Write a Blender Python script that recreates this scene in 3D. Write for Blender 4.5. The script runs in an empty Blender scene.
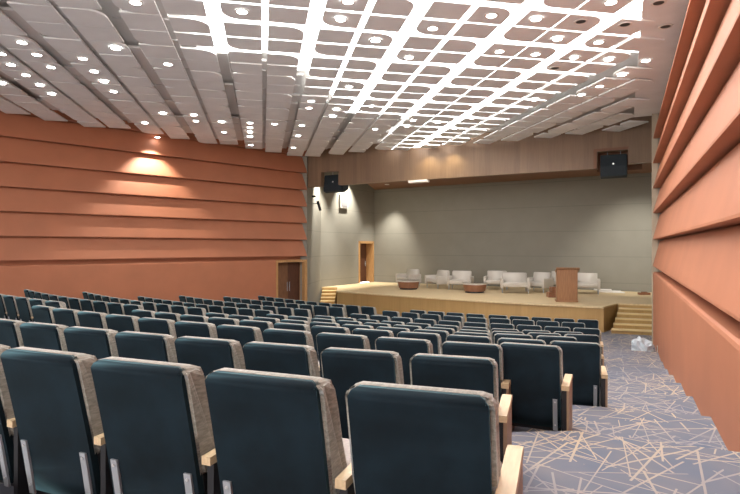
import bpy, bmesh, math, random
from mathutils import Vector, Matrix
random.seed(7)
S = bpy.context.scene
COL = S.collection
CAMZ = 2.85

# ------------------------------------------------------------------ camera, world, exposure
cam_d = bpy.data.cameras.new('camera'); cam = bpy.data.objects.new('camera', cam_d); COL.objects.link(cam)
cam.location = (0, 0, CAMZ); cam.rotation_euler = (math.pi/2, 0, 0)
cam_d.sensor_width = 36; cam_d.lens = 540/740*36; cam_d.clip_start = .05; cam_d.clip_end = 200
S.camera = cam
W = bpy.data.worlds.new('world'); S.world = W; W.use_nodes = True
W.node_tree.nodes['Background'].inputs[0].default_value = (1.0, .93, .88, 1)
W.node_tree.nodes['Background'].inputs[1].default_value = 5.0
S.view_settings.view_transform = 'Standard'; S.view_settings.look = 'None'
S.view_settings.gamma = 1; S.view_settings.use_curve_mapping = False
S.view_settings.exposure = 0.0
STRIP_E = 10.0      # glowing gaps of the ceiling
DOWN_E = 25.0       # downlight lenses
AREA_W = 1.0

def area(name, loc, rot, sx, sy, power, col=(1, .95, .9)):
    l = bpy.data.lights.new(name, 'AREA'); l.shape = 'RECTANGLE'; l.size = sx; l.size_y = sy
    l.energy = power*AREA_W; l.color = col
    o = bpy.data.objects.new(name, l); COL.objects.link(o); o.location = loc; o.rotation_euler = rot
    return o
def spot(name, loc, target, power, deg, blend=.5, col=(1, .93, .82), rad=.05):
    l = bpy.data.lights.new(name, 'SPOT'); l.energy = power; l.spot_size = math.radians(deg); l.spot_blend = blend
    l.color = col; l.shadow_soft_size = rad
    o = bpy.data.objects.new(name, l); COL.objects.link(o); o.location = loc
    o.rotation_euler = (Vector(target)-Vector(loc)).to_track_quat('-Z', 'Y').to_euler()
    return o

CA = math.radians(-11.2)
def ab(a, b):            # ceiling grid coordinates -> plan
    return (b*math.cos(-CA) + a*math.sin(CA), b*math.sin(-CA) + a*math.cos(CA))
def toab(x, y):
    return (x*math.sin(CA)+y*math.cos(CA), x*math.cos(CA)-y*math.sin(CA))

# area lamps added below the panels, standing in for the ceiling's lit field
c1 = ab(7.5, 2.3);  area('ceiling_glow_front', (c1[0], c1[1], 6.60), (0, 0, -CA), 5.0, 11, 200)
c2 = ab(14.5, 6.0); area('ceiling_glow_stage', (c2[0], c2[1], 6.60), (0, 0, -CA), 2.2, 6, 90)
area('left_fill_light', (-7.5, 8, 6.60), (0, 0, math.radians(-45)), 5, 14, 120)  # fill lamp added under the unlit left panels
spot('wall_washer_left', (-7.22, 18.40, 6.66), (-7.62, 18.8, 2.2), 620, 92, .6)
spot('wall_washer_right', (3.75, 7.2, 6.6), (4.2, 7.1, 3.6), 45, 95, .6)
spot('wall_washer_right', (6.3, 12.5, 6.6), (6.8, 12.3, 3.6), 45, 95, .6)
spot('wall_washer_right', (1.7, 3.6, 6.6), (2.5, 3.4, 3.4), 30, 100, .6)
spot('stage_side_washer', (-1.95, 25.6, 6.9), (-2.75, 26.2, 4.0), 2300, 70, .8)
spot('stage_side_washer', (-.75, 28.2, 6.9), (-1.6, 28.9, 3.4), 2000, 72, .8)
spot('stage_back_washer', (1.0, 29.4, 6.05), (1.0, 30.5, 1.0), 1200, 70, 1)
spot('stage_right_washer', (10.6, 20.8, 6.0), (11.8, 24.0, 2.2), 1000, 75, 1)
area('stage_soffit_light', (5, 23.2, 6.05), (0, 0, math.radians(-33)), 9, 1.2, 190)
spot('fascia_glow_spot', (2.15, 20.7, 6.62), (2.2, 20.85, 5.4), 80, 120, 1, (1, .82, .45))  # two spots added for the golden glow where the lit strip ends
spot('fascia_glow_spot', (3.0, 20.25, 6.62), (3.05, 20.4, 5.4), 80, 120, 1, (1, .82, .45))

# ------------------------------------------------------------------ materials
def mat(name, col, rough=.7, metal=0, noise=0, scale=20, emis=None, es=0, sheen=0, bump=0, stretch=(1, 1, 1), spec=.5, trans=0, alpha=1, col2=None, sheencol=None):
    m = bpy.data.materials.new(name); m.use_nodes = True; nt = m.node_tree; b = nt.nodes['Principled BSDF']
    b.inputs['Base Color'].default_value = (*col, 1); b.inputs['Roughness'].default_value = rough
    b.inputs['Metallic'].default_value = metal; b.inputs['Specular IOR Level'].default_value = spec
    b.inputs['Transmission Weight'].default_value = trans
    if alpha < 1: b.inputs['Alpha'].default_value = alpha
    if sheen:
        b.inputs['Sheen Weight'].default_value = sheen; b.inputs['Sheen Roughness'].default_value = .35
        if sheencol: b.inputs['Sheen Tint'].default_value = (*sheencol, 1)
    if emis: b.inputs['Emission Color'].default_value = (*emis, 1); b.inputs['Emission Strength'].default_value = es
    if noise or bump or col2:
        tc = nt.nodes.new('ShaderNodeTexCoord'); mp = nt.nodes.new('ShaderNodeMapping'); mp.inputs['Scale'].default_value = stretch
        nz = nt.nodes.new('ShaderNodeTexNoise'); nz.inputs['Scale'].default_value = scale; nz.inputs['Detail'].default_value = 4
        nt.links.new(tc.outputs['Object'], mp.inputs[0]); nt.links.new(mp.outputs[0], nz.inputs[0])
        if noise or col2:
            mx = nt.nodes.new('ShaderNodeMix'); mx.data_type = 'RGBA'
            mx.inputs[6].default_value = (*[c*(1-noise) for c in col], 1)
            mx.inputs[7].default_value = (*(col2 or [min(1, c*(1+noise)) for c in col]), 1)
            rp = nt.nodes.new('ShaderNodeMapRange'); rp.inputs[1].default_value = .35; rp.inputs[2].default_value = .65
            nt.links.new(nz.outputs[0], rp.inputs[0]); nt.links.new(rp.outputs[0], mx.inputs[0])
            nt.links.new(mx.outputs[2], b.inputs['Base Color'])
        if bump:
            bp = nt.nodes.new('ShaderNodeBump'); bp.inputs['Strength'].default_value = bump; bp.inputs['Distance'].default_value = .01
            nt.links.new(nz.outputs[0], bp.inputs['Height']); nt.links.new(bp.outputs[0], b.inputs['Normal'])
    return m

M_OR = mat('terracotta_paint', (.435, .168, .088), .62, noise=.05, scale=1.2)
M_TILE = mat('ceiling_panel_white', (.80, .83, .84), .8, noise=.03, scale=2)
M_PLEN = mat('ceiling_slab_grey', (.62, .60, .58), .9)
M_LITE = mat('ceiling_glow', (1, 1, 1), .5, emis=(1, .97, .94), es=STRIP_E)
M_DOWN = mat('downlight_lens', (1, 1, 1), .5, emis=(1, .97, .93), es=DOWN_E)
M_WHITE = mat('white_trim', (.75, .73, .70), .5)
M_TEAL = mat('teal_velvet', (.0050, .0120, .0185), .8, noise=.35, scale=4, sheen=.55, spec=.15, sheencol=(.33, .68, .80))
M_BEIGE = mat('beige_weave', (.262, .25, .215), .85, noise=.22, scale=90, stretch=(1, .3, 1.2), bump=.3, sheen=.6, sheencol=(.95, .98, 1))
M_SEAT = mat('grey_seat_fabric', (.42, .38, .36), .9, noise=.1, scale=60)
M_ARMW = mat('pale_beech', (.62, .47, .29), .45, noise=.08, scale=8, stretch=(8, 1, 8))
M_ARMS = mat('beech_edge', (.34, .23, .15), .5, noise=.12, scale=10, stretch=(8, 8, 1))
M_BLK = mat('black_plastic', (.015, .016, .02), .5)
M_STEEL = mat('grey_steel', (.40, .43, .47), .45, metal=.2)
M_SCREW = mat('bright_steel', (.8, .8, .8), .3, metal=.8)
M_BLKSPK = mat('black_speaker', (.008, .018, .026), .7)
M_DOOR = mat('dark_brown_door', (.10, .040, .022), .5, noise=.2, scale=6, stretch=(6, 6, .6))
M_DOOR2 = mat('brown_door', (.20, .095, .045), .5, noise=.2, scale=6, stretch=(6, 6, .6))
M_FRAME = mat('door_frame_wood', (.48, .27, .11), .5, noise=.12, scale=6, stretch=(6, 6, .6))
M_CHAIRW = mat('pale_grey_leather', (.60, .57, .52), .5)
M_GLASS = mat('glass', (.9, .95, .95), .05, trans=1, spec=.5)
M_PODIUM = mat('podium_wood', (.33, .17, .085), .45, noise=.12, scale=5, stretch=(6, 6, .6))
M_BAG = mat('white_plastic_bag', (.50, .57, .63), .3, bump=.6, scale=10, spec=.8)
M_STAGE = mat('stage_floor_wood', (.66, .52, .31), .42, noise=.10, scale=4, stretch=(.6, 8, 1))
M_NOSE = mat('step_nosing', (.72, .56, .30), .4)
M_GREYBOX = mat('screen_grey', (.22, .215, .22), .5)
M_TABLEW = mat('table_wood', (.26, .12, .07), .25, noise=.1, scale=5)

def stripe_wood(name, c1, c2, fx=9, rough=.5):
    """vertical veneer boards of slightly different tone, runs by object position"""
    m = bpy.data.materials.new(name); m.use_nodes = True; nt = m.node_tree; N = nt.nodes; L = nt.links
    b = N['Principled BSDF']; b.inputs['Roughness'].default_value = rough
    tc = N.new('ShaderNodeTexCoord'); mp = N.new('ShaderNodeMapping'); mp.inputs['Rotation'].default_value = (0, 0, math.radians(30)); mp.inputs['Scale'].default_value = (fx, .01, .01)
    L.new(tc.outputs['Object'], mp.inputs[0])
    sn = N.new('ShaderNodeVectorMath'); sn.operation = 'FLOOR'; L.new(mp.outputs[0], sn.inputs[0])
    wn = N.new('ShaderNodeTexWhiteNoise'); L.new(sn.outputs[0], wn.inputs[0])
    nz = N.new('ShaderNodeTexNoise'); nz.inputs['Scale'].default_value = 3; mp2 = N.new('ShaderNodeMapping'); mp2.inputs['Scale'].default_value = (12, 12, .5)
    L.new(tc.outputs['Object'], mp2.inputs[0]); L.new(mp2.outputs[0], nz.inputs[0])
    ad = N.new('ShaderNodeMath'); ad.operation = 'MULTIPLY_ADD'; ad.inputs[1].default_value = .5
    L.new(wn.outputs[0], ad.inputs[0]); L.new(nz.outputs[0], ad.inputs[2])
    sb = N.new('ShaderNodeMath'); sb.operation = 'SUBTRACT'; sb.inputs[1].default_value = .25; L.new(ad.outputs[0], sb.inputs[0])
    mx = N.new('ShaderNodeMix'); mx.data_type = 'RGBA'; mx.inputs[6].default_value = (*c1, 1); mx.inputs[7].default_value = (*c2, 1)
    L.new(sb.outputs[0], mx.inputs[0]); L.new(mx.outputs[2], b.inputs['Base Color'])
    return m
M_FASCIA = stripe_wood('fascia_veneer', (.17, .105, .062), (.25, .16, .095), 6)
M_APRON = stripe_wood('stage_veneer', (.38, .235, .085), (.48, .31, .12), 6)
M_SOFFIT = mat('soffit_brown', (.20, .095, .05), .6)

def grey_wall():
    m = bpy.data.materials.new('grey_acoustic_panels'); m.use_nodes = True; nt = m.node_tree; N = nt.nodes; L = nt.links
    b = N['Principled BSDF']; b.inputs['Roughness'].default_value = .85
    tc = N.new('ShaderNodeTexCoord'); sp = N.new('ShaderNodeSeparateXYZ'); L.new(tc.outputs['Object'], sp.inputs[0])
    # joints between boards: level seams every 1.2 m
    md = N.new('ShaderNodeMath'); md.operation = 'PINGPONG'; md.inputs[1].default_value = .6; L.new(sp.outputs[2], md.inputs[0])
    lt = N.new('ShaderNodeMath'); lt.operation = 'LESS_THAN'; lt.inputs[1].default_value = .012; L.new(md.outputs[0], lt.inputs[0])
    nz = N.new('ShaderNodeTexNoise'); nz.inputs['Scale'].default_value = 1.5; nz.inputs['Detail'].default_value = 6; L.new(tc.outputs['Object'], nz.inputs[0])
    mx = N.new('ShaderNodeMix'); mx.data_type = 'RGBA'; mx.inputs[6].default_value = (.235, .228, .195, 1); mx.inputs[7].default_value = (.285, .275, .235, 1)
    L.new(nz.outputs[0], mx.inputs[0])
    m2 = N.new('ShaderNodeMix'); m2.data_type = 'RGBA'; m2.inputs[7].default_value = (.20, .195, .17, 1)
    L.new(lt.outputs[0], m2.inputs[0]); L.new(mx.outputs[2], m2.inputs[6]); L.new(m2.outputs[2], b.inputs['Base Color'])
    return m
M_GREY = grey_wall()

def carpet():
    """blue-grey carpet with scattered straight straw-coloured strokes at many angles"""
    m = bpy.data.materials.new('carpet_strokes'); m.use_nodes = True; nt = m.node_tree; N = nt.nodes; L = nt.links
    b = N['Principled BSDF']; b.inputs['Roughness'].default_value = .95; b.inputs['Specular IOR Level'].default_value = .2
    tc = N.new('ShaderNodeTexCoord')
    def math_(op, a, bb=None, c=None):
        n = N.new('ShaderNodeMath'); n.operation = op
        for i, v in enumerate((a, bb, c)):
            if v is None: continue
            if isinstance(v, (int, float)): n.inputs[i].default_value = v
            else: L.new(v, n.inputs[i])
        return n.outputs[0]
    dz = N.new('ShaderNodeTexNoise'); dz.inputs['Scale'].default_value = .8; L.new(tc.outputs['Object'], dz.inputs[0])
    dr = N.new('ShaderNodeMapRange'); dr.inputs[1].default_value = .38; dr.inputs[2].default_value = .62; dr.inputs[3].default_value = .3; dr.inputs[4].default_value = .85; L.new(dz.outputs[0], dr.inputs[0])
    acc = None
    angs = [12, 38, 63, 84, 107, 129, 151, 172, 25, 97, 140, 52]
    for i, an in enumerate(angs):
        mp = N.new('ShaderNodeMapping'); mp.inputs['Rotation'].default_value = (0, 0, math.radians(an)); mp.inputs['Location'].default_value = (i*3.7, i*1.3, 0)
        L.new(tc.outputs['Object'], mp.inputs[0])
        sp = N.new('ShaderNodeSeparateXYZ'); L.new(mp.outputs[0], sp.inputs[0])
        u = math_('MULTIPLY', sp.outputs[0], 3.6); iu = math_('FLOOR', u); fu = math_('FRACT', u)
        wn = N.new('ShaderNodeTexWhiteNoise'); wn.noise_dimensions = '1D'; L.new(math_('ADD', iu, i*17.3), wn.inputs['W'])
        v = math_('ADD', math_('MULTIPLY', sp.outputs[1], 1.25), math_('MULTIPLY', wn.outputs[0], 9.0))
        iv = math_('FLOOR', v); fv = math_('FRACT', v)
        cb = N.new('ShaderNodeCombineXYZ'); L.new(iu, cb.inputs[0]); L.new(iv, cb.inputs[1]); cb.inputs[2].default_value = i*5.1
        w2 = N.new('ShaderNodeTexWhiteNoise'); L.new(cb.outputs[0], w2.inputs[0])
        sc = N.new('ShaderNodeSeparateColor'); L.new(w2.outputs[1], sc.inputs[0])
        # stroke centre with a little tilt of its own
        ctr = math_('ADD', math_('MULTIPLY_ADD', sc.outputs[0], .5, .25), math_('MULTIPLY', math_('SUBTRACT', fv, .5), math_('MULTIPLY_ADD', sc.outputs[1], .5, -.25)))
        d = math_('ABSOLUTE', math_('SUBTRACT', fu, ctr))
        on = math_('MULTIPLY', math_('LESS_THAN', d, math_('MULTIPLY_ADD', sc.outputs[1], .020, .013)), math_('LESS_THAN', sc.outputs[2], dr.outputs[0]))
        acc = on if acc is None else math_('MAXIMUM', acc, on)
    nz = N.new('ShaderNodeTexNoise'); nz.inputs['Scale'].default_value = .9; nz.inputs['Detail'].default_value = 3; L.new(tc.outputs['Object'], nz.inputs[0])
    rp = N.new('ShaderNodeMapRange'); rp.inputs[1].default_value = .35; rp.inputs[2].default_value = .62; L.new(nz.outputs[0], rp.inputs[0])
    base = N.new('ShaderNodeMix'); base.data_type = 'RGBA'; base.inputs[6].default_value = (.105, .14, .21, 1); base.inputs[7].default_value = (.21, .20, .215, 1)
    n2 = N.new('ShaderNodeTexNoise'); n2.inputs['Scale'].default_value = 3; L.new(tc.outputs['Object'], n2.inputs[0]); L.new(n2.outputs[0], base.inputs[0])
    st = N.new('ShaderNodeMix'); st.data_type = 'RGBA'; st.inputs[6].default_value = (.25, .25, .28, 1); st.inputs[7].default_value = (.48, .39, .29, 1); L.new(rp.outputs[0], st.inputs[0])
    mx = N.new('ShaderNodeMix'); mx.data_type = 'RGBA'; L.new(acc, mx.inputs[0]); L.new(base.outputs[2], mx.inputs[6]); L.new(st.outputs[2], mx.inputs[7])
    L.new(mx.outputs[2], b.inputs['Base Color'])
    return m
M_CARPET = carpet()

# ------------------------------------------------------------------ helpers
def finish(bm, name, m, parent=None, smooth=False, loc=None, rz=0):
    bmesh.ops.recalc_face_normals(bm, faces=bm.faces)
    me = bpy.data.meshes.new(name); bm.to_mesh(me); bm.free()
    for mm in (m if isinstance(m, (list, tuple)) else [m]): me.materials.append(mm)
    if smooth:
        for p in me.polygons: p.use_smooth = abs(p.normal.x) < .95
    o = bpy.data.objects.new(name, me); COL.objects.link(o)
    if parent: o.parent = parent
    if loc: o.location = loc
    if rz: o.rotation_euler = (0, 0, rz)
    return o
def struct(o): o['kind'] = 'structure'; return o
def tag(o, label, cat, group=None):
    o['label'] = label; o['category'] = cat
    if group: o['group'] = group
    return o
def empty(name, loc, rz=0):
    o = bpy.data.objects.new(name, None); COL.objects.link(o); o.location = loc; o.rotation_euler = (0, 0, rz); o.empty_display_size = .1
    return o
def box(bm, x0, x1, y0, y1, z0, z1, bev=0, seg=2):
    r = bmesh.ops.create_cube(bm, size=1)
    for v in r['verts']:
        v.co = Vector(((x0+x1)/2+v.co.x*(x1-x0), (y0+y1)/2+v.co.y*(y1-y0), (z0+z1)/2+v.co.z*(z1-z0)))
    if bev:
        es = set(e for v in r['verts'] for e in v.link_edges)
        bmesh.ops.bevel(bm, geom=list(es), offset=bev, segments=seg, affect='EDGES', profile=.5)
def cyl(bm, c, r, z0, z1, n=20, r2=None):
    r2 = r if r2 is None else r2
    a = [bm.verts.new((c[0]+r*math.cos(2*math.pi*i/n), c[1]+r*math.sin(2*math.pi*i/n), z0)) for i in range(n)]
    b = [bm.verts.new((c[0]+r2*math.cos(2*math.pi*i/n), c[1]+r2*math.sin(2*math.pi*i/n), z1)) for i in range(n)]
    bm.faces.new(a[::-1]); bm.faces.new(b)
    for i in range(n): bm.faces.new((a[i], a[(i+1) % n], b[(i+1) % n], b[i]))
def tube(bm, p, q, r, n=10):
    p = Vector(p); q = Vector(q); d = (q-p).normalized(); u = d.orthogonal().normalized(); w = d.cross(u)
    a = [bm.verts.new(p+u*r*math.cos(2*math.pi*i/n)+w*r*math.sin(2*math.pi*i/n)) for i in range(n)]
    b = [bm.verts.new(q+u*r*math.cos(2*math.pi*i/n)+w*r*math.sin(2*math.pi*i/n)) for i in range(n)]
    bm.faces.new(a[::-1]); bm.faces.new(b)
    for i in range(n): bm.faces.new((a[i], a[(i+1) % n], b[(i+1) % n], b[i]))
def prism(bm, pts, z0, z1):
    a = [bm.verts.new((p[0], p[1], z0)) for p in pts]; b = [bm.verts.new((p[0], p[1], z1)) for p in pts]
    bm.faces.new(a[::-1]); bm.faces.new(b); n = len(pts)
    for i in range(n): bm.faces.new((a[i], a[(i+1) % n], b[(i+1) % n], b[i]))
def extrude_profile(bm, prof, P, d, n, t0, t1):
    """prof: (offset into wall, z); P base point, d direction, n normal into the wall"""
    def ring(t): return [bm.verts.new((P[0]+d[0]*t+n[0]*o, P[1]+d[1]*t+n[1]*o, z)) for o, z in prof]
    a = ring(t0); b = ring(t1); k = len(prof)
    bm.faces.new(a[::-1]); bm.faces.new(b)
    for i in range(k): bm.faces.new((a[i], a[(i+1) % k], b[(i+1) % k], b[i]))
def sweep_x(bm, prof, x0, x1):
    a = [bm.verts.new((x0, y, z)) for y, z in prof]; b = [bm.verts.new((x1, y, z)) for y, z in prof]
    fa = bm.faces.new(a[::-1]); fb = bm.faces.new(b); k = len(prof)
    for i in range(k): bm.faces.new((a[i], a[(i+1) % k], b[(i+1) % k], b[i]))
    return fa, fb

# ------------------------------------------------------------------ plan of the rooms
RD = Vector((.4254, .9050)); RN = Vector((.9050, -.4254)); RP = Vector((0, .85/1.0)) ; RP = Vector((.85, 0))   # right wall: x = .47 y + .85
LD = Vector((.7035, .7107)); LN = Vector((-.7107, .7035)); LP = Vector((-3.41, 23.0))
R_END = 15.7/.905; R_START = -5
P1 = Vector((-2.76, 23.66)); P2 = Vector((-2.45, 26.9)); P3 = Vector((.25, 31.2)); P4 = Vector((12.6, 23.9))

# tiers of the floor -------------------------------------------------------
HH = {10: .490, 9: .665, 8: .84, 7: 1.03, 6: 1.21, 5: 1.39, 4: 1.57, 3: 1.70, 2: 1.79, 1: 1.91}
CH = .82
TZ = {r: CAMZ-h-CH for r, h in HH.items()}; TZ[11] = TZ[10]+.19
# block, row, number of seats, rear top-left corner of first and of last seat
ROWS = [
 ('M', 1, 4, (1.20, 16.39), (2.76, 15.48)), ('M', 2, 5, (.33, 15.18), (2.46, 13.77)), ('M', 3, 6, (-.52, 13.76), (2.12, 12.21)),
 ('M', 4, 7, (-1.31, 12.36), (1.80, 10.63)), ('M', 5, 8, (-2.19, 11.17), (1.48, 9.08)), ('M', 6, 9, (-3.07, 9.90), (1.17, 7.65)),
 ('M', 7, 10, (-3.96, 8.79), (.87, 6.27)), ('M', 8, 11, (-4.93, 7.66), (.60, 4.71)), ('M', 9, 7, (-3.06, 4.79), (.23, 3.28)),
 ('M', 10, 3, (-1.21, 2.375), (-.082, 1.915)),
 ('L', 7, 4, (-7.82, 11.56), (-6.25, 10.38)), ('L', 6, 11, (-9.97, 15.34), (-5.26, 11.38)), ('L', 5, 11, (-9.03, 16.70), (-4.28, 12.46)),
 ('L', 4, 11, (-7.50, 17.17), (-2.93, 13.50)), ('L', 3, 11, (-6.79, 18.86), (-2.15, 14.87)), ('L', 2, 10, (-5.37, 19.47), (-1.27, 16.18)),
 ('L', 1, 10, (-4.47, 21.13), (-.33, 17.36)),
 ('R', 1, 5, (3.33, 15.19), (5.48, 14.25)), ('R', 2, 4, (3.00, 13.59), (4.57, 12.86)), ('R', 3, 4, (2.67, 12.01), (4.28, 11.34)),
 ('R', 4, 3, (2.33, 10.37), (3.42, 10.02)), ('R', 5, 3, (2.01, 8.89), (3.11, 8.59)), ('R', 6, 2, (1.73, 7.51), (2.27, 7.34)),
 ('R', 7, 2, (1.44, 6.08), (1.97, 5.89)), ('R', 8, 1, (1.13, 4.72), (1.13, 4.72)),
]
def rowgeo(blk, r):
    for b, rr, n, p, q in ROWS:
        if b == blk and rr == r:
            p = Vector(p); q = Vector(q)
            if n == 1: d = Vector((math.cos(math.radians(24)), -math.sin(math.radians(24)))); pitch = .57
            else: d = (q-p)/(n-1); pitch = d.length; d.normalize()
            return n, p, q, d, pitch
    return None
def meet(p, d, P, D):     # intersection of two lines
    den = d.x*D.y-d.y*D.x
    t = ((P.x-p.x)*D.y-(P.y-p.y)*D.x)/den
    return p+d*t
def riser(r):
    pts = []
    m = rowgeo('M', r); l = rowgeo('L', r); rr = rowgeo('R', r)
    back = .11
    def off(p, d): return p + Vector((d.y, -d.x))*back
    ldir = Vector((math.cos(math.radians(40)), -math.sin(math.radians(40))))
    if l:
        n, p, q, d, pt = l
        pts += [off(meet(p, d, LP+LN*.3, LD), d), off(q+d*(pt+.1), d)]
    else:
        s = m[1]-m[3]*.3 - m[3]*(3 if r == 8 else 6)
        pts += [off(meet(s, ldir, LP+LN*.3, LD), ldir), off(s, m[3])]
    pts += [off(m[1]-m[3]*.15, m[3]), off(m[2]+m[3]*.6, m[3])]
    if rr: n, p, q, d, pt = rr
    else: d = m[3]; q = m[2]+m[3]*.1; pt = .6
    pts += [off(q+d*(pt+.05), d), off(meet(q, d, RP+RN*.3, RD), d)]
    return pts
bm = bmesh.new()
RIS = {r: riser(r) for r in range(1, 11)}
RIS[11] = [Vector((-21, 4)), Vector((-15, -2)), Vector((-6, -4.5)), Vector((-2, -5)), Vector((0, -5)), Vector((.2, -5))]
front = [Vector(p) for p in ((-3.6, 22.9), (-.2, 19.4), (1.1, 18.2), (3.6, 16.9), (6.2, 15.6), (8.5, 14.9))]
RIS[0] = front
for r in range(1, 12):
    A = RIS[r]; B = RIS[r-1]
    z = TZ[r]
    for i in range(5):
        prism(bm, [A[i], A[i+1], B[i+1], B[i]], -.05, z)
bmesh.ops.remove_doubles(bm, verts=bm.verts, dist=1e-5)
prism(bm, [(-27, -6), (14, -6), (17, 34), (-26, 34)], -.3, 0)
floor = struct(finish(bm, 'floor', M_CARPET))

# left wall ------------------------------------------------------------------
LZ = [2.45, 3.17, 3.90, 4.62, 5.35, 6.09, 6.83]
RZ = [2.30, 3.07, 3.83, 4.56, 5.28, 6.00, 6.80]
def clap(Z, base):
    pr = []
    pr += [(.19, base)]
    pr += [(.27, base+.01), (.27, Z[0])]
    for k in range(len(Z)-1):
        pr += [(0, Z[k]), (0.0, Z[k]+.03), (.17, Z[k+1]-.045), (.27, Z[k+1]-.045), (.27, Z[k+1])]
    pr += [(0, Z[-1]), (0, 7.4), (.5, 7.4), (.5, base)]
    return pr
def baseprof(zt): return [(0, -.05), (0, zt-.05), (.012, zt-.015), (.04, zt), (.5, zt), (.5, -.05)]
bm = bmesh.new()
LT1 = .923
extrude_profile(bm, clap(LZ, 2.28), LP, LD, LN, -29, LT1)
DT0, DT1 = -.72, .84
extrude_profile(bm, baseprof(2.30), LP, LD, LN, -29, DT0)
struct(finish(bm, 'wall_left', M_OR))
bm = bmesh.new()
extrude_profile(bm, clap(RZ, 2.10), RP, RD, RN, R_START, R_END)
extrude_profile(bm, baseprof(2.13), RP, RD, RN, R_START, R_END)
struct(finish(bm, 'wall_right', M_OR))
# door in the left wall beside the stage
def wallbox(bm, t0, t1, o0, o1, z0, z1, P=LP, D=LD, N=LN):
    pts = [P+D*t0+N*o0, P+D*t1+N*o0, P+D*t1+N*o1, P+D*t0+N*o1]
    prism(bm, pts, z0, z1)
bm = bmesh.new()
wallbox(bm, DT0, DT0+.10, -.02, .5, 0, 2.22); wallbox(bm, DT1-.06, LT1, -.02, .5, 0, 2.22); wallbox(bm, DT0, LT1, -.02, .5, 2.20, 2.30)
d2 = finish(bm, 'door_2', M_FRAME); struct(d2)
bm = bmesh.new(); wallbox(bm, DT0+.1, DT0+.86, .34, .40, 0, 2.2); finish(bm, 'door_leaf', M_DOOR2, d2)
bm = bmesh.new(); wallbox(bm, DT0+.865, DT1-.06, .34, .40, 0, 2.2); finish(bm, 'door_leaf', M_DOOR, d2)
for s in (-.06, .06):
    bm = bmesh.new(); q = LP+LD*(DT0+.863+s)+LN*.30
    tube(bm, (q.x, q.y, .95), (q.x, q.y, 1.35), .015)
    finish(bm, 'door_handle', M_STEEL, d2)

# stage house -----------------------------------------------------------------
def wallseg(bm, A, B, z0, z1, th=.3, side=1):
    d = (B-A).normalized(); n = Vector((-d.y, d.x))*th*side
    prism(bm, [A, B, B+n, A+n], z0, z1)
bm = bmesh.new(); wallseg(bm, P1, P2, -.05, 7.4)
dd = (P3-P2).normalized(); DL = (P3-P2).length
def onside(px): # distance along the side wall where it is hit
    return px
dA, dB = 3.42, 5.0
wallseg(bm, P2, P2+dd*dA, -.05, 7.4); wallseg(bm, P2+dd*dB, P3, -.05, 7.4); wallseg(bm, P2+dd*dA, P2+dd*dB, 3.16, 7.4)
struct(finish(bm, 'wall_stage_left', M_GREY))
bm = bmesh.new(); bd = (P4-P3).normalized(); wallseg(bm, P3, P4+bd*2.5, -.05, 7.4)
struct(finish(bm, 'wall_stage_back', M_GREY))
bm = bmesh.new()
Q0 = RP+RD*(R_END)+RN*.02; Q1 = Vector((9.75, 17.1)); Q2 = Vector((14.0, 22.6))
wallseg(bm, Q0+RN*.1, Q1+RN*.55, -.05, 7.4, .3, -1); wallseg(bm, Q1+RN*.55, Q2, -.05, 7.4, .3, -1)
struct(finish(bm, 'wall_stage_right', M_GREY))
# slim pale post where the right wall ends
bm = bmesh.new(); q = RP+RD*(R_END+.01)
prism(bm, [q-RN*.03, q+RD*.07-RN*.03, q+RD*.07+RN*.3, q+RN*.3], -.05, 7.0)
struct(finish(bm, 'trim_1', mat('trim_beige', (.42, .36, .27), .6)))
# door to the stage
d1b = bmesh.new(); n1 = Vector((-dd.y, dd.x))
def sbox(bm, t0, t1, o0, o1, z0, z1): wallbox(bm, t0, t1, o0, o1, z0, z1, P2, dd, n1)
sbox(d1b, dA, dA+.13, -.03, .5, .85, 3.16); sbox(d1b, dB-.13, dB, -.03, .5, .85, 3.16); sbox(d1b, dA, dB, -.03, .5, 3.05, 3.18)
d1 = struct(finish(d1b, 'door_1', M_FRAME))
bm = bmesh.new(); sbox(bm, dA+.13, dB-.13, .42, .47, .85, 3.05); finish(bm, 'door_leaf', M_DOOR, d1)
bm = bmesh.new(); q = P2+dd*(dB-.3)+n1*.38; tube(bm, (q.x, q.y, 1.75), (q.x, q.y, 2.05), .02); finish(bm, 'door_handle', M_STEEL, d1)

# stage -----------------------------------------------------------------------
ST = [(-1.50, 24.5), (1.30, 22.15), (4.10, 20.10), (6.2, 18.85), (7.80, 18.02), (8.80, 19.20), (12.2, 17.75), (13.6, 22.3), (12.5, 23.85), (.27, 31.1), (-2.40, 26.95), (-1.62, 26.93)]
bm = bmesh.new(); prism(bm, ST, 0, .80)
stage = struct(finish(bm, 'stage', M_APRON))
bm = bmesh.new()
cx = sum(p[0] for p in ST)/len(ST); 
prism(bm, [(x-.03*(1 if i < 5 else 0), y-.04*(1 if i < 5 else 0)) for i, (x, y) in enumerate(ST)], .80, .85)
finish(bm, 'stage_floor', M_STAGE, stage)
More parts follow.
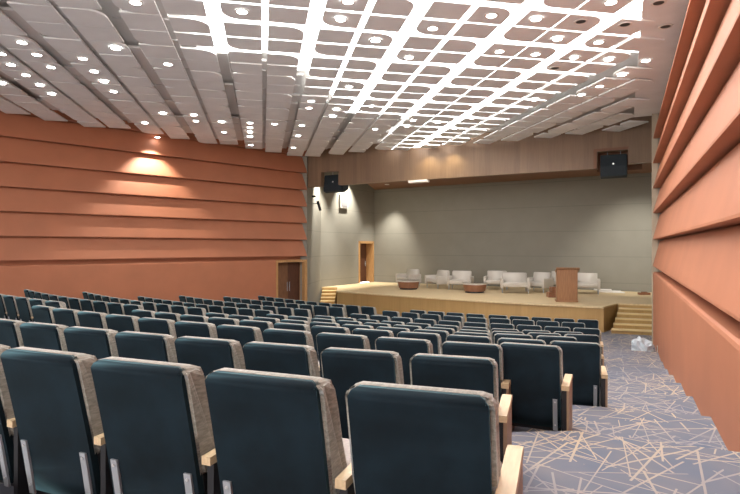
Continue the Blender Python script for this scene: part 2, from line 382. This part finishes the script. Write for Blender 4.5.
# right steps
def steps(name, label, A, B, ddn, n, rise, tread, widen):
    """A,B left and right end of the top nosing, ddn direction downstairs"""
    root = empty(name, ((A.x+B.x)/2, (A.y+B.y)/2, 0)); tag(root, label, 'stairs')
    inv = Vector((root.location.x, root.location.y))
    for k in range(1, n):
        z = .85-rise*k
        a = A+ddn*tread*(k-1)-inv; b = B+ddn*tread*(k-1)-inv; c = B+ddn*tread*k-inv; e = A+ddn*tread*k-inv
        a = a-widen*(k-1); e2 = e-widen*(k-1)
        bm = bmesh.new(); prism(bm, [e2+Vector((0, .02)), c+Vector((0, .02)), b, a], 0 , z-.035)
        o = finish(bm, 'step', M_APRON, root)
        bm = bmesh.new(); prism(bm, [e2-Vector((0, .02)), c-Vector((0, .02)), b, a], z-.035, z)
        finish(bm, 'nosing', M_NOSE, o)
    return root
steps('stage_steps', 'wooden steps with pale treads climbing to the stage at its right end', Vector((8.82, 19.16)), Vector((10.05, 18.64)), Vector((-.39, -.92)), 6, .142, .30, Vector((.07, 0)))
steps('stage_steps', 'wooden steps with pale treads at the left end of the stage beside the grey wall', Vector((-2.36, 26.90)), Vector((-1.66, 26.90)), Vector((-.02, -1)), 6, .142, .30, Vector((-.0, 0)))

# fascia over the stage with two openings for the loudspeakers --------------------
FA = Vector((-1.28, 23.0)); FD = Vector((10.35, -5.5)).normalized(); FN = Vector((-FD.y, FD.x))
bm = bmesh.new()
def fbox(bm, t0, t1, o0, o1, z0, z1): wallbox(bm, t0, t1, o0, o1, z0, z1, FA, FD, FN)
FZ = 5.50
tL0, tL1 = -.95, -.08; tR0, tR1 = 10.15, 11.08
fbox(bm, -1.75, tL0, 0, .25, FZ-.02, 7.4); fbox(bm, tL0, tL1, 0, .25, 6.10, 7.4)
fbox(bm, tL1, tR0, 0, .25, FZ, 7.4); fbox(bm, tR0, tR1, 0, .25, 6.06, 7.4); fbox(bm, tR1, 13.2, 0, .25, FZ+.1, 7.4)
fas = struct(finish(bm, 'wall_front_fascia', M_FASCIA))
bm = bmesh.new()
fbox(bm, tR0-.12, tR0-.02, -.03, .28, FZ-.0, 6.16); fbox(bm, tR0-.12, tR1+.02, -.03, .02, 6.08, 6.16)
finish(bm, 'opening_frame', M_SOFFIT, fas)
bm = bmesh.new(); fbox(bm, tR0-.1, tR1+.4, .95, 1.0, FZ, 6.6); finish(bm, 'opening_backing', M_SOFFIT, fas)
# soffit over the stage
s0 = FA+FD*.35+FN*.3
sof = [s0, FA+FD*13.0+FN*.3, Vector((13.6, 22.4)), P4+Vector((-.05, -.05)), P3+Vector((.02, -.05))]
bm = bmesh.new(); prism(bm, sof, 6.15, 6.25)
struct(finish(bm, 'ceiling_stage', M_SOFFIT))

# main ceiling -----------------------------------------------------------------
bm = bmesh.new(); prism(bm, [(-27, -6), (16, -6), (17, 34), (-27, 34)], 7.10, 7.25)
ceil = struct(finish(bm, 'ceiling', M_PLEN))
GB = {}
def gapb(k):     # centre of ceiling gap k, and its half width; odd gaps are wide
    return .03+.825*k, (.015 if k == 6 else .125 if k % 2 else .055)
PA = .715
def gapa(j):     # transverse joints: every second one wide
    return 8.75+PA*j, (.075 if j % 2 else .035)
def litlimit(b):
    if b < -1.3: return -99
    if b < -.5: return 10.9
    if b < .5: return 10.95
    if b < 1.2: return 11.95
    if b < 2.0: return 13.6
    if b < 2.8: return 14.8
    if b < 4.75: return 15.45
    if b < 7.45: return 30
    return -99
def distL(x, y): return -((x-LP.x)*LN.x+(y-LP.y)*LN.y)
def distR(x, y): return -((x-RP.x)*RN.x+(y-RP.y)*RN.y)
def distF(x, y): return -((x-FA.x)*FN.x+(y-FA.y)*FN.y)
tiles = bmesh.new()
TILEZ = 6.70
def ok(a, b, m=.36):
    x, y = ab(a, b)
    return distL(x, y) > m and distR(x, y) > .45 and distF(x, y) > m and y > -5.2
rects = []
for k in range(-26, 14):
    b0c, w0 = gapb(k); b1c, w1 = gapb(k+1); b0 = b0c+w0; b1 = b1c-w1
    for j in range(-22, 28):
        a0c, v0 = gapa(j); a1c, v1 = gapa(j+1)
        # joints outside the lit field are tight butt joints
        litA = litlimit((b0+b1)/2)
        a0 = a0c+(v0 if a0c < litA+.2 else .018); a1 = a1c-(v1 if a1c < litA+.2 else .018)
        cb, ca = (b0+b1)/2, (a0+a1)/2
        if cb > 7.45: a0 += .015; a1 -= .015
        if not ok(ca, cb): continue
        # rounded corner: wide gap crossing a wide joint, two diagonally opposite panels
        r = .30
        cn = {'00': 0, '10': 0, '11': 0, '01': 0}   # (b side, a side)
        if (k+1) % 2 and j % 2: cn['10'] = r         # right edge at a wide gap, near edge at a wide joint
        if k % 2 and (j+1) % 2: cn['01'] = r         # left edge at a wide gap, far edge at a wide joint
        pts = []
        for key, (bb, aa, sb, sa, ang) in {'00': (b0, a0, 1, 1, 180), '10': (b1, a0, -1, 1, 270), '11': (b1, a1, -1, -1, 0), '01': (b0, a1, 1, -1, 90)}.items():
            rr = cn[key]
            if not rr: pts.append((aa, bb)); continue
            for q in range(6):
                t = math.radians(ang+90*q/5)
                pts.append((aa+sa*rr+rr*math.sin(t), bb+sb*rr+rr*math.cos(t)))
        z = TILEZ + (-.04 if cb > 7.45 else 0) + random.uniform(-.008, .008)
        prism(tiles, [ab(a, b) for a, b in pts], z, z+.035)
finish(tiles, 'suspended_panels', M_TILE, ceil)
# glowing channels above the gaps in the lit field
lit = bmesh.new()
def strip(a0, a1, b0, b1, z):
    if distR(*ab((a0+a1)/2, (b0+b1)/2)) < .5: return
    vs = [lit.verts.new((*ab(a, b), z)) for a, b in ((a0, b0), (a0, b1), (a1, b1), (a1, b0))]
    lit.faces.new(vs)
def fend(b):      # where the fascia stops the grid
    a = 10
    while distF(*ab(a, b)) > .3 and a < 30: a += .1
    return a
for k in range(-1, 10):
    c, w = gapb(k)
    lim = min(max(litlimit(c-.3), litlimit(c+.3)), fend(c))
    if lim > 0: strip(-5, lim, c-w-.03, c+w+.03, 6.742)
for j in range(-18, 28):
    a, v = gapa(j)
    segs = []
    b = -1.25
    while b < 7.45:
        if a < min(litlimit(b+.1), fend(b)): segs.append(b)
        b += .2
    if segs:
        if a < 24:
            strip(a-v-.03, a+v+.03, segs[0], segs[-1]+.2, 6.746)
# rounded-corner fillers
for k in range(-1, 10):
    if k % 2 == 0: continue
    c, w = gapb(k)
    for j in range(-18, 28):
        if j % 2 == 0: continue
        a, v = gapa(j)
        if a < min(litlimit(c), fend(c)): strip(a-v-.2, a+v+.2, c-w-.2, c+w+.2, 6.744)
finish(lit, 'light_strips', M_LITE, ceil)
# ducts in the unlit void; pale strips added to lighten the dark gaps
bm = bmesh.new()
rb = random.Random(5)
for k in range(-20, 12):
    c, w = gapb(k)
    a0 = 0.0
    while a0 < 24:
        ln = rb.uniform(.5, 1.6); x, y = ab(a0+ln/2, c)
        if distL(x, y) > .9 and distF(x, y) > .8 and distR(x, y) > 1 and a0 > max(litlimit(c-.3), litlimit(c+.3)):
            z = rb.choice((6.76, 6.80, 6.86)) if k % 2 else 6.77
            prism(bm, [ab(a0, c-w-.03), ab(a0+ln-.06, c-w-.03), ab(a0+ln-.06, c+w*.6), ab(a0, c+w*.6)], z, z+.05)
        a0 += ln
finish(bm, 'duct_and_gap_strips', mat('gap_strip_grey', (.62, .61, .60), .6), ceil)
bm = bmesh.new()
for t0, t1 in ((-6, 17.6),):
    a_ = RP+RD*t0+RN*.4; b_ = RP+RD*t1+RN*.4; c_ = RP+RD*t1-RN*.5; d_ = RP+RD*t0-RN*.5
    prism(bm, [a_, b_, c_, d_], 6.73, 6.80)
finish(bm, 'border_board', M_TILE, ceil)

# ------------------------------------------------------------------ downlights (position on the ceiling)
DL = [(22,41.6),(37,54),(1,53),(11,64),(51,66.5),(25.8,74.4),(40,84.6),(51.7,93.3),(1.6,82.8),(82.8,57.8),(94.3,70.8),(104,81),(113.6,91),(115.8,47.7),
(135.5,1.6),(168,63.5),(242,10.8),(163,113),(145,122.6),(157.4,136.8),(194,114.5),(196,120.6),(222,121.6),(224,131.8),(250,122.6),(250,127.4),(250,131.8),(250,136.5),(251,144.6),
(274.8,123.6),(301.8,125),(297.8,135.5),(293.4,147.3),(311,100.7),(309,107.4),(336.6,109),(332.6,116),(375,128.7),(349,86),(371,105.4),(375.5,39.9),(409,56.8),(340.7,18.6),(348,.8),
(432.6,27.7),(413,120),(407,125.7),(437.6,122),(454.5,128),(472,117.6),(491.4,14.8),(499.5,50.7),(536,18.3),(535.6,53.5),(557.5,38.2),(611,1.5),(598.6,41.4),(574.3,56.7),(608.8,58.9),(645.8,61.6),(622,72.5),(599.6,84),(581.6,92.5),(534.6,99.3)]
DK = [(658.7,3.9),(625,23.8),(665.5,27.5),(580.8,20.7),(555,67.4)]
def ceil_pt(px, py):
    h = TILEZ-CAMZ; Y = 540*h/(247-py); return ((px-370)/540*Y, Y)
def make_down(lit_, big=False):
    r = .085
    root = empty('downlight' if lit_ else 'unlit_downlight', (0, 0, 0))
    bm = bmesh.new(); n = 20
    ring = []
    for rr, z in ((r*1.35, 0), (r*1.35, -.012), (r, -.012), (r*.96, 0)):
        ring.append([bm.verts.new((rr*math.cos(2*math.pi*i/n), rr*math.sin(2*math.pi*i/n), z)) for i in range(n)])
    for a, b in zip(ring, ring[1:]+ring[:1]):
        for i in range(n): bm.faces.new((a[i], a[(i+1) % n], b[(i+1) % n], b[i]))
    finish(bm, 'trim_ring', M_WHITE, root)
    bm = bmesh.new(); cyl(bm, (0, 0), r*.95, -.008, -.002)
    finish(bm, 'lens' if lit_ else 'dark_aperture', M_DOWN if lit_ else M_BLK, root)
    return root
def ord_(n):
    w = ['first', 'second', 'third', 'fourth', 'fifth', 'sixth', 'seventh', 'eighth', 'ninth', 'tenth', 'eleventh', 'twelfth', 'thirteenth', 'fourteenth']
    return w[n] if n < len(w) else str(n+1)+'th'
def copy_thing(root):
    r = root.copy(); COL.objects.link(r)
    for ch in list(root.children):
        c = ch.copy(); COL.objects.link(c); c.parent = r
        for g in ch.children:
            d = g.copy(); COL.objects.link(d); d.parent = c
    return r
band_of = [(0, 30, 'top edge of the view'), (30, 62, 'second ceiling band'), (62, 90, 'third ceiling band'), (90, 118, 'fourth ceiling band'), (118, 126.5, 'fifth ceiling band'), (126.5, 200, 'band nearest the stage')]
def tile_z(x, y):
    a, b = toab(x, y)
    return 6.722 if distR(x, y) < .5 else TILEZ + (-.04 if b > 7.45 else 0) - .010
proto = None
for lo, hi, nm in band_of:
    row = sorted(p for p in DL if lo <= p[1] < hi)
    for i, p in enumerate(row):
        if proto is None: proto = o = make_down(True)
        else: o = copy_thing(proto)
        x, y = ceil_pt(*p); o.location = (x, y, tile_z(x, y))
        tag(o, 'lit round downlight, %s from left in the %s' % (ord_(i), nm), 'downlight', 'lit ceiling downlights')
proto = None
for p, l in zip(DK, ('unlit round ceiling fitting nearest the top right corner of the ceiling', 'unlit round fitting with white rim among glowing gaps', 'unlit round fitting close above the right wall, lower of two', 'unlit round fitting left of the white-rimmed one in glowing gaps', 'unlit round fitting farthest from the viewer on the bright ceiling')):
    if proto is None: proto = o = make_down(False)
    else: o = copy_thing(proto)
    x, y = ceil_pt(*p); o.location = (x, y, tile_z(x, y)); tag(o, l, 'downlight', 'unlit ceiling fittings')

# ------------------------------------------------------------------ auditorium seats
def rear(z):     # rear face of the back, leaning away at the top
    t = z/CH
    return .095-.155*t**1.3
def make_seat_meshes():
    D = {}
    w = .263
    # cushion: beige body whose edge shows round the dark rear panel
    prof = [(rear(z)+.018, z) for z in (.34, .46, .58, .70, .76, .773, .782, .79, .797, .803)]
    top = [(rear(.80)+.026, .808), (rear(.82)+.040, .817), (rear(.82)+.09, .82), (rear(.80)+.120, .804)]
    fr = [(rear(.77)+.130, .775), (rear(.68)+.124, .68), (rear(.56)+.130, .56), (rear(.44)+.150, .44), (rear(.34)+.150, .34)]
    bm = bmesh.new(); fa, fb = sweep_x(bm, prof+top+fr, -w, w)
    es = list(fa.edges)+list(fb.edges)
    bmesh.ops.bevel(bm, geom=es, offset=.018, segments=3, affect='EDGES')
    vs = [v for v in bm.verts if v.co.z > .75]
    for v in vs:            # soften the upper corners
        h = min(.0499, max(0, v.co.z-.77)); lim = w-.05+math.sqrt(.0025-h*h)
        if abs(v.co.x) > lim: v.co.x = math.copysign(lim, v.co.x)
    D['backrest'] = bm
    # dark rear panel
    wp = .246
    zs = [.10, .2, .3, .4, .5, .6, .7, .75, .77, .785, .795]
    bm = bmesh.new(); prof = [(rear(z)-.006, z) for z in zs]+[(rear(.80)+.002, .806), (rear(.81)+.014, .817)]+[(rear(.79)+.035, .819)]+[(rear(z)+.03, z) for z in reversed(zs)]
    fa, fb = sweep_x(bm, prof, -wp, wp)
    bmesh.ops.bevel(bm, geom=list(fa.edges)+list(fb.edges), offset=.010, segments=2, affect='EDGES')
    for v in bm.verts:
        h = min(.0449, max(0, v.co.z-.775)); lim = wp-.045+math.sqrt(.045**2-h*h)
        if abs(v.co.x) > lim: v.co.x = math.copysign(lim, v.co.x)
    D['back_panel'] = bm
    # dark lower side body of the back
    bm = bmesh.new(); pr = [(rear(.08)+.03, .06), (rear(.34)+.03, .345), (rear(.34)+.12, .345), (rear(.06)+.12, .06)]
    sweep_x(bm, pr, -w+.015, w-.015); D['lower_housing'] = bm
    bm = bmesh.new(); box(bm, -.235, .235, .19, .58, .30, .40, .035, 3); D['seat'] = bm
    bm = bmesh.new(); box(bm, -.225, .225, .20, .55, .275, .305); D['seat_board'] = bm
    for s in (-1, 1):
        bm = bmesh.new(); x = s*.205
        y0 = rear(.25)-.022
        vs = [(-.018, .08), (.018, .08), (.018, .36), (-.018, .36)]
        a = [bm.verts.new((x+u, rear(z)-.016, z)) for u, z in vs]; b = [bm.verts.new((x+u, rear(z)-.004, z)) for u, z in vs]
        bm.faces.new(a[::-1]); bm.faces.new(b)
        for i in range(4): bm.faces.new((a[i], a[(i+1) % 4], b[(i+1) % 4], b[i]))
        D['bracket%d' % s] = bm
        for q, z in enumerate((.13, .335)):
            bm = bmesh.new(); tube(bm, (x, rear(z)-.022, z), (x, rear(z)-.014, z), .007)
            D['screw%d%d' % (s, q)] = bm
    for s in (-1, 1):
        bm = bmesh.new(); xa = s*.292
        sweep_x(bm, [(-.03, .455), (-.03, .495), (.42, .495), (.49, .485), (.50, .465), (.49, .455)], xa-.032, xa+.032)
        D['arm%d' % s] = bm
        bm = bmesh.new(); box(bm, xa-.030, xa+.010, -.015, .45, .0, .455); D['armcore%d' % s] = bm
        bm = bmesh.new(); box(bm, xa+.010*s if s > 0 else xa-.030, xa+.030*s if s > 0 else xa-.010, -.02, .46, .0, .455); D['armside%d' % s] = bm
    bm = bmesh.new(); sweep_x(bm, [(.03, .41), (.03, .445), (.42, .455), (.49, .445), (.50, .425), (.49, .42)], .30-.022, .30+.022); D['armin'] = bm
    bm = bmesh.new(); box(bm, .30-.016, .30+.016, .06, .45, .0, .42); D['armincore'] = bm
    return D
def mk(bm, name, m, smooth=False):
    o = finish(bm, name, m, None, smooth); me = o.data; bpy.data.objects.remove(o); return me
BM = make_seat_meshes()
ME = {'backrest': mk(BM['backrest'], 'backrest', M_BEIGE, True), 'back_panel': mk(BM['back_panel'], 'back_panel', M_TEAL, True),
      'lower_housing': mk(BM['lower_housing'], 'lower_housing', M_BLK), 'seat': mk(BM['seat'], 'seat', M_SEAT, True), 'seat_board': mk(BM['seat_board'], 'seat_board', M_ARMS)}
for s in (-1, 1):
    ME['bracket%d' % s] = mk(BM['bracket%d' % s], 'bracket', M_STEEL); ME['screw%d0' % s] = mk(BM['screw%d0' % s], 'screw', M_SCREW); ME['screw%d1' % s] = mk(BM['screw%d1' % s], 'screw', M_SCREW)
    ME['arm%d' % s] = mk(BM['arm%d' % s], 'armrest', M_ARMW); ME['armcore%d' % s] = mk(BM['armcore%d' % s], 'arm_panel', M_BLK)
    ME['armside%d' % s] = mk(BM['armside%d' % s], 'wooden_side', M_ARMS)
ME['armin'] = mk(BM['armin'], 'armrest', M_ARMW); ME['armincore'] = mk(BM['armincore'], 'arm_panel', M_BLK)
def link(name, me, parent):
    o = bpy.data.objects.new(name, me); COL.objects.link(o); o.parent = parent; return o
def seat(loc, rz, left_arm, right_end):
    r = empty('auditorium_seat', loc, rz)
    for nm in ('backrest', 'back_panel', 'lower_housing', 'seat'): link(nm, ME[nm], r)
    link('seat_board', ME['seat_board'], r)
    for s in (-1, 1):
        b = link('bracket', ME['bracket%d' % s], r); link('screw', ME['screw%d0' % s], b); link('screw', ME['screw%d1' % s], b)
    if not right_end: link('armrest', ME['armin'], r); link('arm_panel', ME['armincore'], r)
    for s in [k for k, v in ((1, right_end), (-1, left_arm)) if v]:
        link('armrest', ME['arm%d' % s], r); a = link('arm_panel', ME['armcore%d' % s], r); link('wooden_side', ME['armside%d' % s], a)
    return r
BN = {'M': 'middle block', 'L': 'left block', 'R': 'right block'}
EXTRA = {('M', 9): 3, ('M', 10): 2, ('L', 7): 2}
for blk, r, n, p, q in ROWS:
    n, p, q, d, pitch = rowgeo(blk, r)
    ex = EXTRA.get((blk, r), 0)
    nn = n+ex; Ltot = nn*pitch
    sag = (Ltot**2)/(8*26.0)
    nv = Vector((d.y, -d.x))      # towards the viewer
    tot = len(range(nn))
    mid = (-ex + n-1)/2
    for i in range(-ex, n):
        c = p+d*(pitch*i+.25)
        # shallow curve of the row, sagging towards the viewer in the middle
        u = (i-mid)/(max(1, nn)/2)
        cc = c+nv*(sag*(1-u*u)-sag*.6)
        ang = math.atan2(d.y, d.x) + (math.atan(2*sag*u/(Ltot/2)) if nn > 2 else 0)
        # rear top edge of the seat sits on the row line
        fwd = Vector((-math.sin(ang), math.cos(ang)))
        base = cc-fwd*(rear(CH)+.01)
        jit = random.uniform(-.012, .012)
        o = seat((base.x, base.y, TZ[r]), ang+jit, (i == -ex and blk != 'R'), i == n-1)
        side = i+ex
        if tot == 1: pos = 'alone'
        elif side < tot/2: pos = '%s from the left' % ord_(side) if side else 'at the left end'
        else: pos = '%s from the right' % ord_(tot-1-side) if tot-1-side else 'at the right end'
        rowname = 'front row' if r == 1 else 'nearest row' if r == 10 else '%s row from the stage' % ord_(r-1)
        tag(o, 'teal seat %s, %s, %s' % (pos, rowname, BN[blk]), 'seat', 'auditorium seats')

# ------------------------------------------------------------------ loudspeakers
def loudspeaker(loc, rz, label, w):
    r = empty('loudspeaker', loc, rz); tag(r, label, 'loudspeaker', 'loudspeakers hung in the fascia')
    bm = bmesh.new()
    pr = [(-.28, -.52), (-.40, .05), (-.40, .30), (.25, .30), (.25, -.10)]
    # cabinet: tapered box with angled lower front
    sweep_x(bm, [(-.10, -.36), (-.30, -.30), (-.34, .02), (-.22, .42), (.20, .42), (.20, -.20)], -w/2, w/2)
    bmesh.ops.bevel(bm, geom=bm.edges[:], offset=.015, segments=2, affect='EDGES')
    finish(bm, 'cabinet', M_BLKSPK, r)
    bm = bmesh.new(); v = [(-.345, .0), (-.305, -.29)]
    a = [bm.verts.new((x, y-.012, z)) for x, (y, z) in ((-w/2+.06, v[0]), (w/2-.06, v[0]), (w/2-.06, v[1]), (-w/2+.06, v[1]))]
    b = [bm.verts.new((p_.co.x, p_.co.y+.02, p_.co.z)) for p_ in a]
    bm.faces.new(a); bm.faces.new(b[::-1])
    for i in range(4): bm.faces.new((a[i], a[(i+1) % 4], b[(i+1) % 4], b[i]))
    finish(bm, 'grille', M_BLKSPK, r)
    bm = bmesh.new(); tube(bm, (0, -.30, .1), (0, -.325, .1), .03); finish(bm, 'badge', M_SCREW, r)
    for s in (-1, 1):
        bm = bmesh.new(); tube(bm, (s*.2, 0, .4), (s*.2, 0, 1.3), .012); finish(bm, 'hanging_rod', M_STEEL, r)
    return r
fr = math.atan2(FD.y, FD.x)
q = FA+FD*-.50+FN*.55; loudspeaker((q.x, q.y, 5.58), fr, 'black loudspeaker hung in the left opening of the wooden fascia', .98)
q = FA+FD*10.65+FN*.12; loudspeaker((q.x, q.y, 5.50), fr, 'black loudspeaker hung in the right opening of the wooden fascia', .80)

# grey screen box and spot lamp on the stage side wall
sr = math.atan2(dd.y, dd.x)
q = P2+dd*1.92
r = empty('wall_screen', (q.x, q.y, 5.26), sr); tag(r, 'small grey square screen mounted on the pale wall below the left loudspeaker', 'screen')
bm = bmesh.new(); box(bm, -.34, .34, -.10, -.0, -.36, .36, .01); finish(bm, 'housing', M_WHITE, r)
bm = bmesh.new(); box(bm, -.28, .28, -.115, -.10, -.29, .31, .004); finish(bm, 'panel', M_GREYBOX, r)
sr1 = math.atan2((P2-P1).y, (P2-P1).x); q = P1+(P2-P1)*.40
r = empty('spotlight', (q.x, q.y, 4.75), sr1); tag(r, 'dark spotlight on a bracket on the grey wall left of the stage', 'spotlight')
bm = bmesh.new(); tube(bm, (0, 0, .1), (0, -.25, .1), .02); finish(bm, 'bracket', M_BLK, r)
bm = bmesh.new(); tube(bm, (0, -.22, .22), (.05, -.34, -.22), .06, 14); finish(bm, 'lamp_head', M_BLK, r)
bm = bmesh.new(); tube(bm, (-.2, 0, .22), (-.2, -.16, .22), .045, 12)
q2 = empty('security_camera', (q.x, q.y, 4.95), sr1); tag(q2, 'small dark camera beside the spotlight on the grey wall', 'camera')
finish(bm, 'camera_body', M_BLK, q2)
bm = bmesh.new(); tube(bm, (-.2, -.16, .22), (-.2, -.175, .22), .03, 12); finish(bm, 'camera_lens', M_STEEL, q2)
# lamp box under the fascia edge, stage downlights
def at_z(px, py, z):
    Y = 540*(z-CAMZ)/(247-py); return ((px-370)/540*Y, Y)
q = FA+FD*3.6+FN*-.06
r = empty('sign_box', (q.x, q.y, 5.44), fr); tag(r, 'flat white lamp box fixed under the lower edge of the wooden fascia', 'lamp')
bm = bmesh.new(); box(bm, -.40, .40, -.02, .25, -.05, .05, .01); finish(bm, 'housing', M_WHITE, r)
bm = bmesh.new(); box(bm, -.37, .37, -.03, -.02, -.035, .035); finish(bm, 'cover', mat('milky_cover', (.85, .82, .78), .4), r)
bm = bmesh.new(); cyl(bm, (0, 0), .12, -.03, 0, 16); o = finish(bm, 'soffit_downlight', M_WHITE); x, y = at_z(387, 184.3, 6.15); o.location = (x, y, 6.15)
tag(o, 'round pale downlight set in the brown soffit near the left end of the stage', 'downlight')
bm = bmesh.new(); cyl(bm, (0, 0), .05, -.22, 0, 12); o = finish(bm, 'pendant_sensor', M_WHITE); q = FA+FD*3.1+FN*.35; o.location = (q.x, q.y, 6.15)
bmesh_dummy = None
tag(o, 'tiny white sensor hanging below the soffit left of the lamp box', 'sensor')

# ------------------------------------------------------------------ furniture on the stage
def armchair(x, y, rz, w, label):
    r = empty('armchair', (x, y, .85), rz); r.scale = (1.13, 1.13, 1.04); tag(r, label, 'armchair', 'pale armchairs on the stage')
    h = .84; dp = .74
    bm = bmesh.new(); box(bm, -w/2+.10, w/2-.10, -dp/2+.02, dp/2-.15, .26, .44, .03, 3); finish(bm, 'seat', M_CHAIRW, r, True)
    bm = bmesh.new(); sweep_x(bm, [(dp/2-.24, .30), (dp/2-.15, h-.03), (dp/2-.10, h), (dp/2-.03, h-.02), (dp/2, .22), (dp/2-.2, .22)], -w/2+.09, w/2-.09)
    bmesh.ops.bevel(bm, geom=bm.edges[:], offset=.02, segments=2, affect='EDGES'); finish(bm, 'backrest', M_CHAIRW, r, True)
    for s in (-1, 1):
        bm = bmesh.new(); box(bm, s*(w/2-.05)-.055, s*(w/2-.05)+.055, -dp/2, dp/2-.02, .20, .60, .025, 2); finish(bm, 'armrest', M_CHAIRW, r, True)
        for t in (-1, 1):
            bm = bmesh.new(); cyl(bm, (s*(w/2-.07), t*(dp/2-.08)), .016, 0, .21, 10, .022); finish(bm, 'leg', M_STEEL, r)
    return r
def spt(px, py, z=.85):
    Y = 540*(CAMZ-z)/(py-247); return ((px-370)/540*Y, Y)
def stand(px, py, deg, w, label, dx=0, dy=0):
    x, y = spt(px, py+1.9); armchair(x+dx, y+dy, math.radians(deg), w, label)
stand(408.5, 284.3, -55, .95, 'pale armchair at the far left of the stage behind a round table')
stand(438, 286.2, -62, .95, 'pale armchair seen from its side, second from left on stage')
stand(460.5, 287.6, -22, .98, 'pale armchair facing the hall just left of a round table')
stand(496.5, 287.6, -18, .98, 'pale armchair right of the second round table, half behind another')
stand(515, 290.8, -12, 1.10, 'wide pale armchair near the middle of the stage, nearest the hall')
stand(538.5, 290.0, -48, .90, 'pale armchair turned left, just left of the lectern')
stand(560, 288.2, -15, .80, 'pale armchair mostly hidden behind the lectern')
stand(587, 291.6, -22, .92, 'pale armchair right of the lectern')
def table(px, py, label):
    x, y = spt(px, py+.6); r = empty('coffee_table', (x, y, .85)); r.scale = (1.15, 1.15, 1.2); tag(r, label, 'table', 'round coffee tables on the stage')
    bm = bmesh.new(); cyl(bm, (0, 0), .36, .0, .06, 32, .36); finish(bm, 'plinth', M_BLK, r)
    bm = bmesh.new(); cyl(bm, (0, 0), .40, .06, .30, 32, .45); finish(bm, 'drum', M_TABLEW, r, False)
    bm = bmesh.new(); cyl(bm, (0, 0), .46, .30, .36, 32); finish(bm, 'pale_rim', M_CHAIRW, r)
    bm = bmesh.new(); cyl(bm, (0, 0), .47, .36, .375, 32); finish(bm, 'glass_top', M_GLASS, r)
table(408.4, 288.5, 'round brown drum coffee table at the left of the stage')
table(474.6, 291.9, 'round brown drum coffee table near the middle of the stage')
# lectern
x, y = spt(567.5, 301.6); r = empty('lectern', (x, y+.1, .85), math.radians(-14)); r.scale = (1.03, 1.03, 1.03); tag(r, 'brown wooden lectern standing at the front right of the stage', 'lectern')
bm = bmesh.new(); box(bm, -.33, .33, -.24, -.21, .05, 1.14); finish(bm, 'front_panel', M_PODIUM, r)
for s in (-1, 1):
    bm = bmesh.new(); box(bm, s*.33-.015, s*.33+.015, -.24, .22, .0, 1.14); finish(bm, 'side_panel', M_PODIUM, r)
bm = bmesh.new(); sweep_x(bm, [(-.29, 1.22), (-.29, 1.18), (-.24, 1.14), (.26, 1.02), (.26, 1.06)], -.37, .41); finish(bm, 'reading_top', M_PODIUM, r)
bm = bmesh.new(); box(bm, -.32, .32, -.2, .2, .5, .53); finish(bm, 'shelf', M_PODIUM, r)
bm = bmesh.new(); box(bm, -.38, .36, -.27, .24, .0, .05, .005); finish(bm, 'plinth', M_PODIUM, r)
x, y = spt(553, 297.2); bm = bmesh.new(); box(bm, -.22, .22, -.16, .16, 0, .22, .012); box(bm, -.10, .22, -.16, .16, .22, .42, .012)
o = finish(bm, 'step_box', M_TABLEW); o.location = (x, y, .85); tag(o, 'low reddish brown stepped box at the left foot of the lectern', 'box')
# white sheets lying on the stage floor
x, y = spt(609, 292.3); r = empty('folded_sheet', (x, y, .85), math.radians(-20)); tag(r, 'flat white folded sheet lying on the stage right of the armchairs', 'sheet')
bm = bmesh.new(); box(bm, -.5, .5, -.25, .25, 0, .07, .02); box(bm, -.62, .1, -.18, .2, .07, .13, .02); finish(bm, 'cloth', M_WHITE, r)
bm = bmesh.new(); box(bm, .15, .62, -.3, .1, .0, .04, .01); finish(bm, 'loose_flap', M_WHITE, r)
x, y = spt(644, 294.8); bm = bmesh.new(); box(bm, -.22, .22, -.12, .12, 0, .10, .015); box(bm, -.1, .1, -.06, .06, .1, .13, .01)
o = finish(bm, 'tool_case', M_TABLEW); o.location = (x, y, .85); tag(o, 'small reddish case lying at the far right edge of the stage', 'case')

# ------------------------------------------------------------------ by the right wall
bx, by = (647-370)/540*14.0, 14.0
bm = bmesh.new(); bmesh.ops.create_icosphere(bm, subdivisions=3, radius=1)
rnd = random.Random(3)
for v in bm.verts:
    f = 1+rnd.uniform(-.14, .14)
    v.co = Vector((v.co.x*.27*f, v.co.y*.24*f, max(0, (v.co.z*.5+.42))*.52*f))
    v.co.x += -.06*v.co.z; 
bg = empty('plastic_bag', (bx-.06, by+.1, TZ[1] if False else 0)); tag(bg, 'crumpled white plastic bag on the carpet against the right wall', 'bag')
finish(bm, 'bag_body', M_BAG, bg, False)
bm = bmesh.new(); prv = None
for i in range(7):
    t = i/6; a = Vector((-.25-.14*t, -.05*math.sin(3*t), .02+.07*math.sin(math.pi*t))); 
    if prv: tube(bm, prv, a, .025*(1.3-t), 6)
    prv = a
finish(bm, 'bag_handle', M_BAG, bg)
def onwall(t, z):
    p_ = RP+RD*t; return (p_.x, p_.y, z)
wr = math.atan2(RD.y, RD.x)
def wplate(name, px, py, w, h, m, m2, label, cat, group=None):
    kx = (px-370)/540; Y = .85/(kx-.47); z = CAMZ-(py-247)*Y/540
    r = empty(name, (kx*Y, Y, z), wr); tag(r, label, cat, group)
    bm = bmesh.new(); box(bm, -w/2, w/2, 0, .012, -h/2, h/2, .003); finish(bm, 'plate', m, r)
    bm = bmesh.new(); box(bm, -w/4, w/4, .012, .018, -h/4, h/4); finish(bm, 'insert', m2, r)
wplate('wall_socket', 657.6, 349, .16, .16, M_WHITE, M_BLK, 'white square socket low on the right wall beside the bag', 'socket')
wplate('step_light', 690.6, 408, .10, .14, M_DOOR, M_BLK, 'small dark step light low on the right wall, farther one', 'light', 'dark step lights on the right wall')
wplate('step_light', 709.5, 432, .07, .12, M_DOOR, M_BLK, 'small dark step light low on the right wall, nearer one', 'light', 'dark step lights on the right wall')
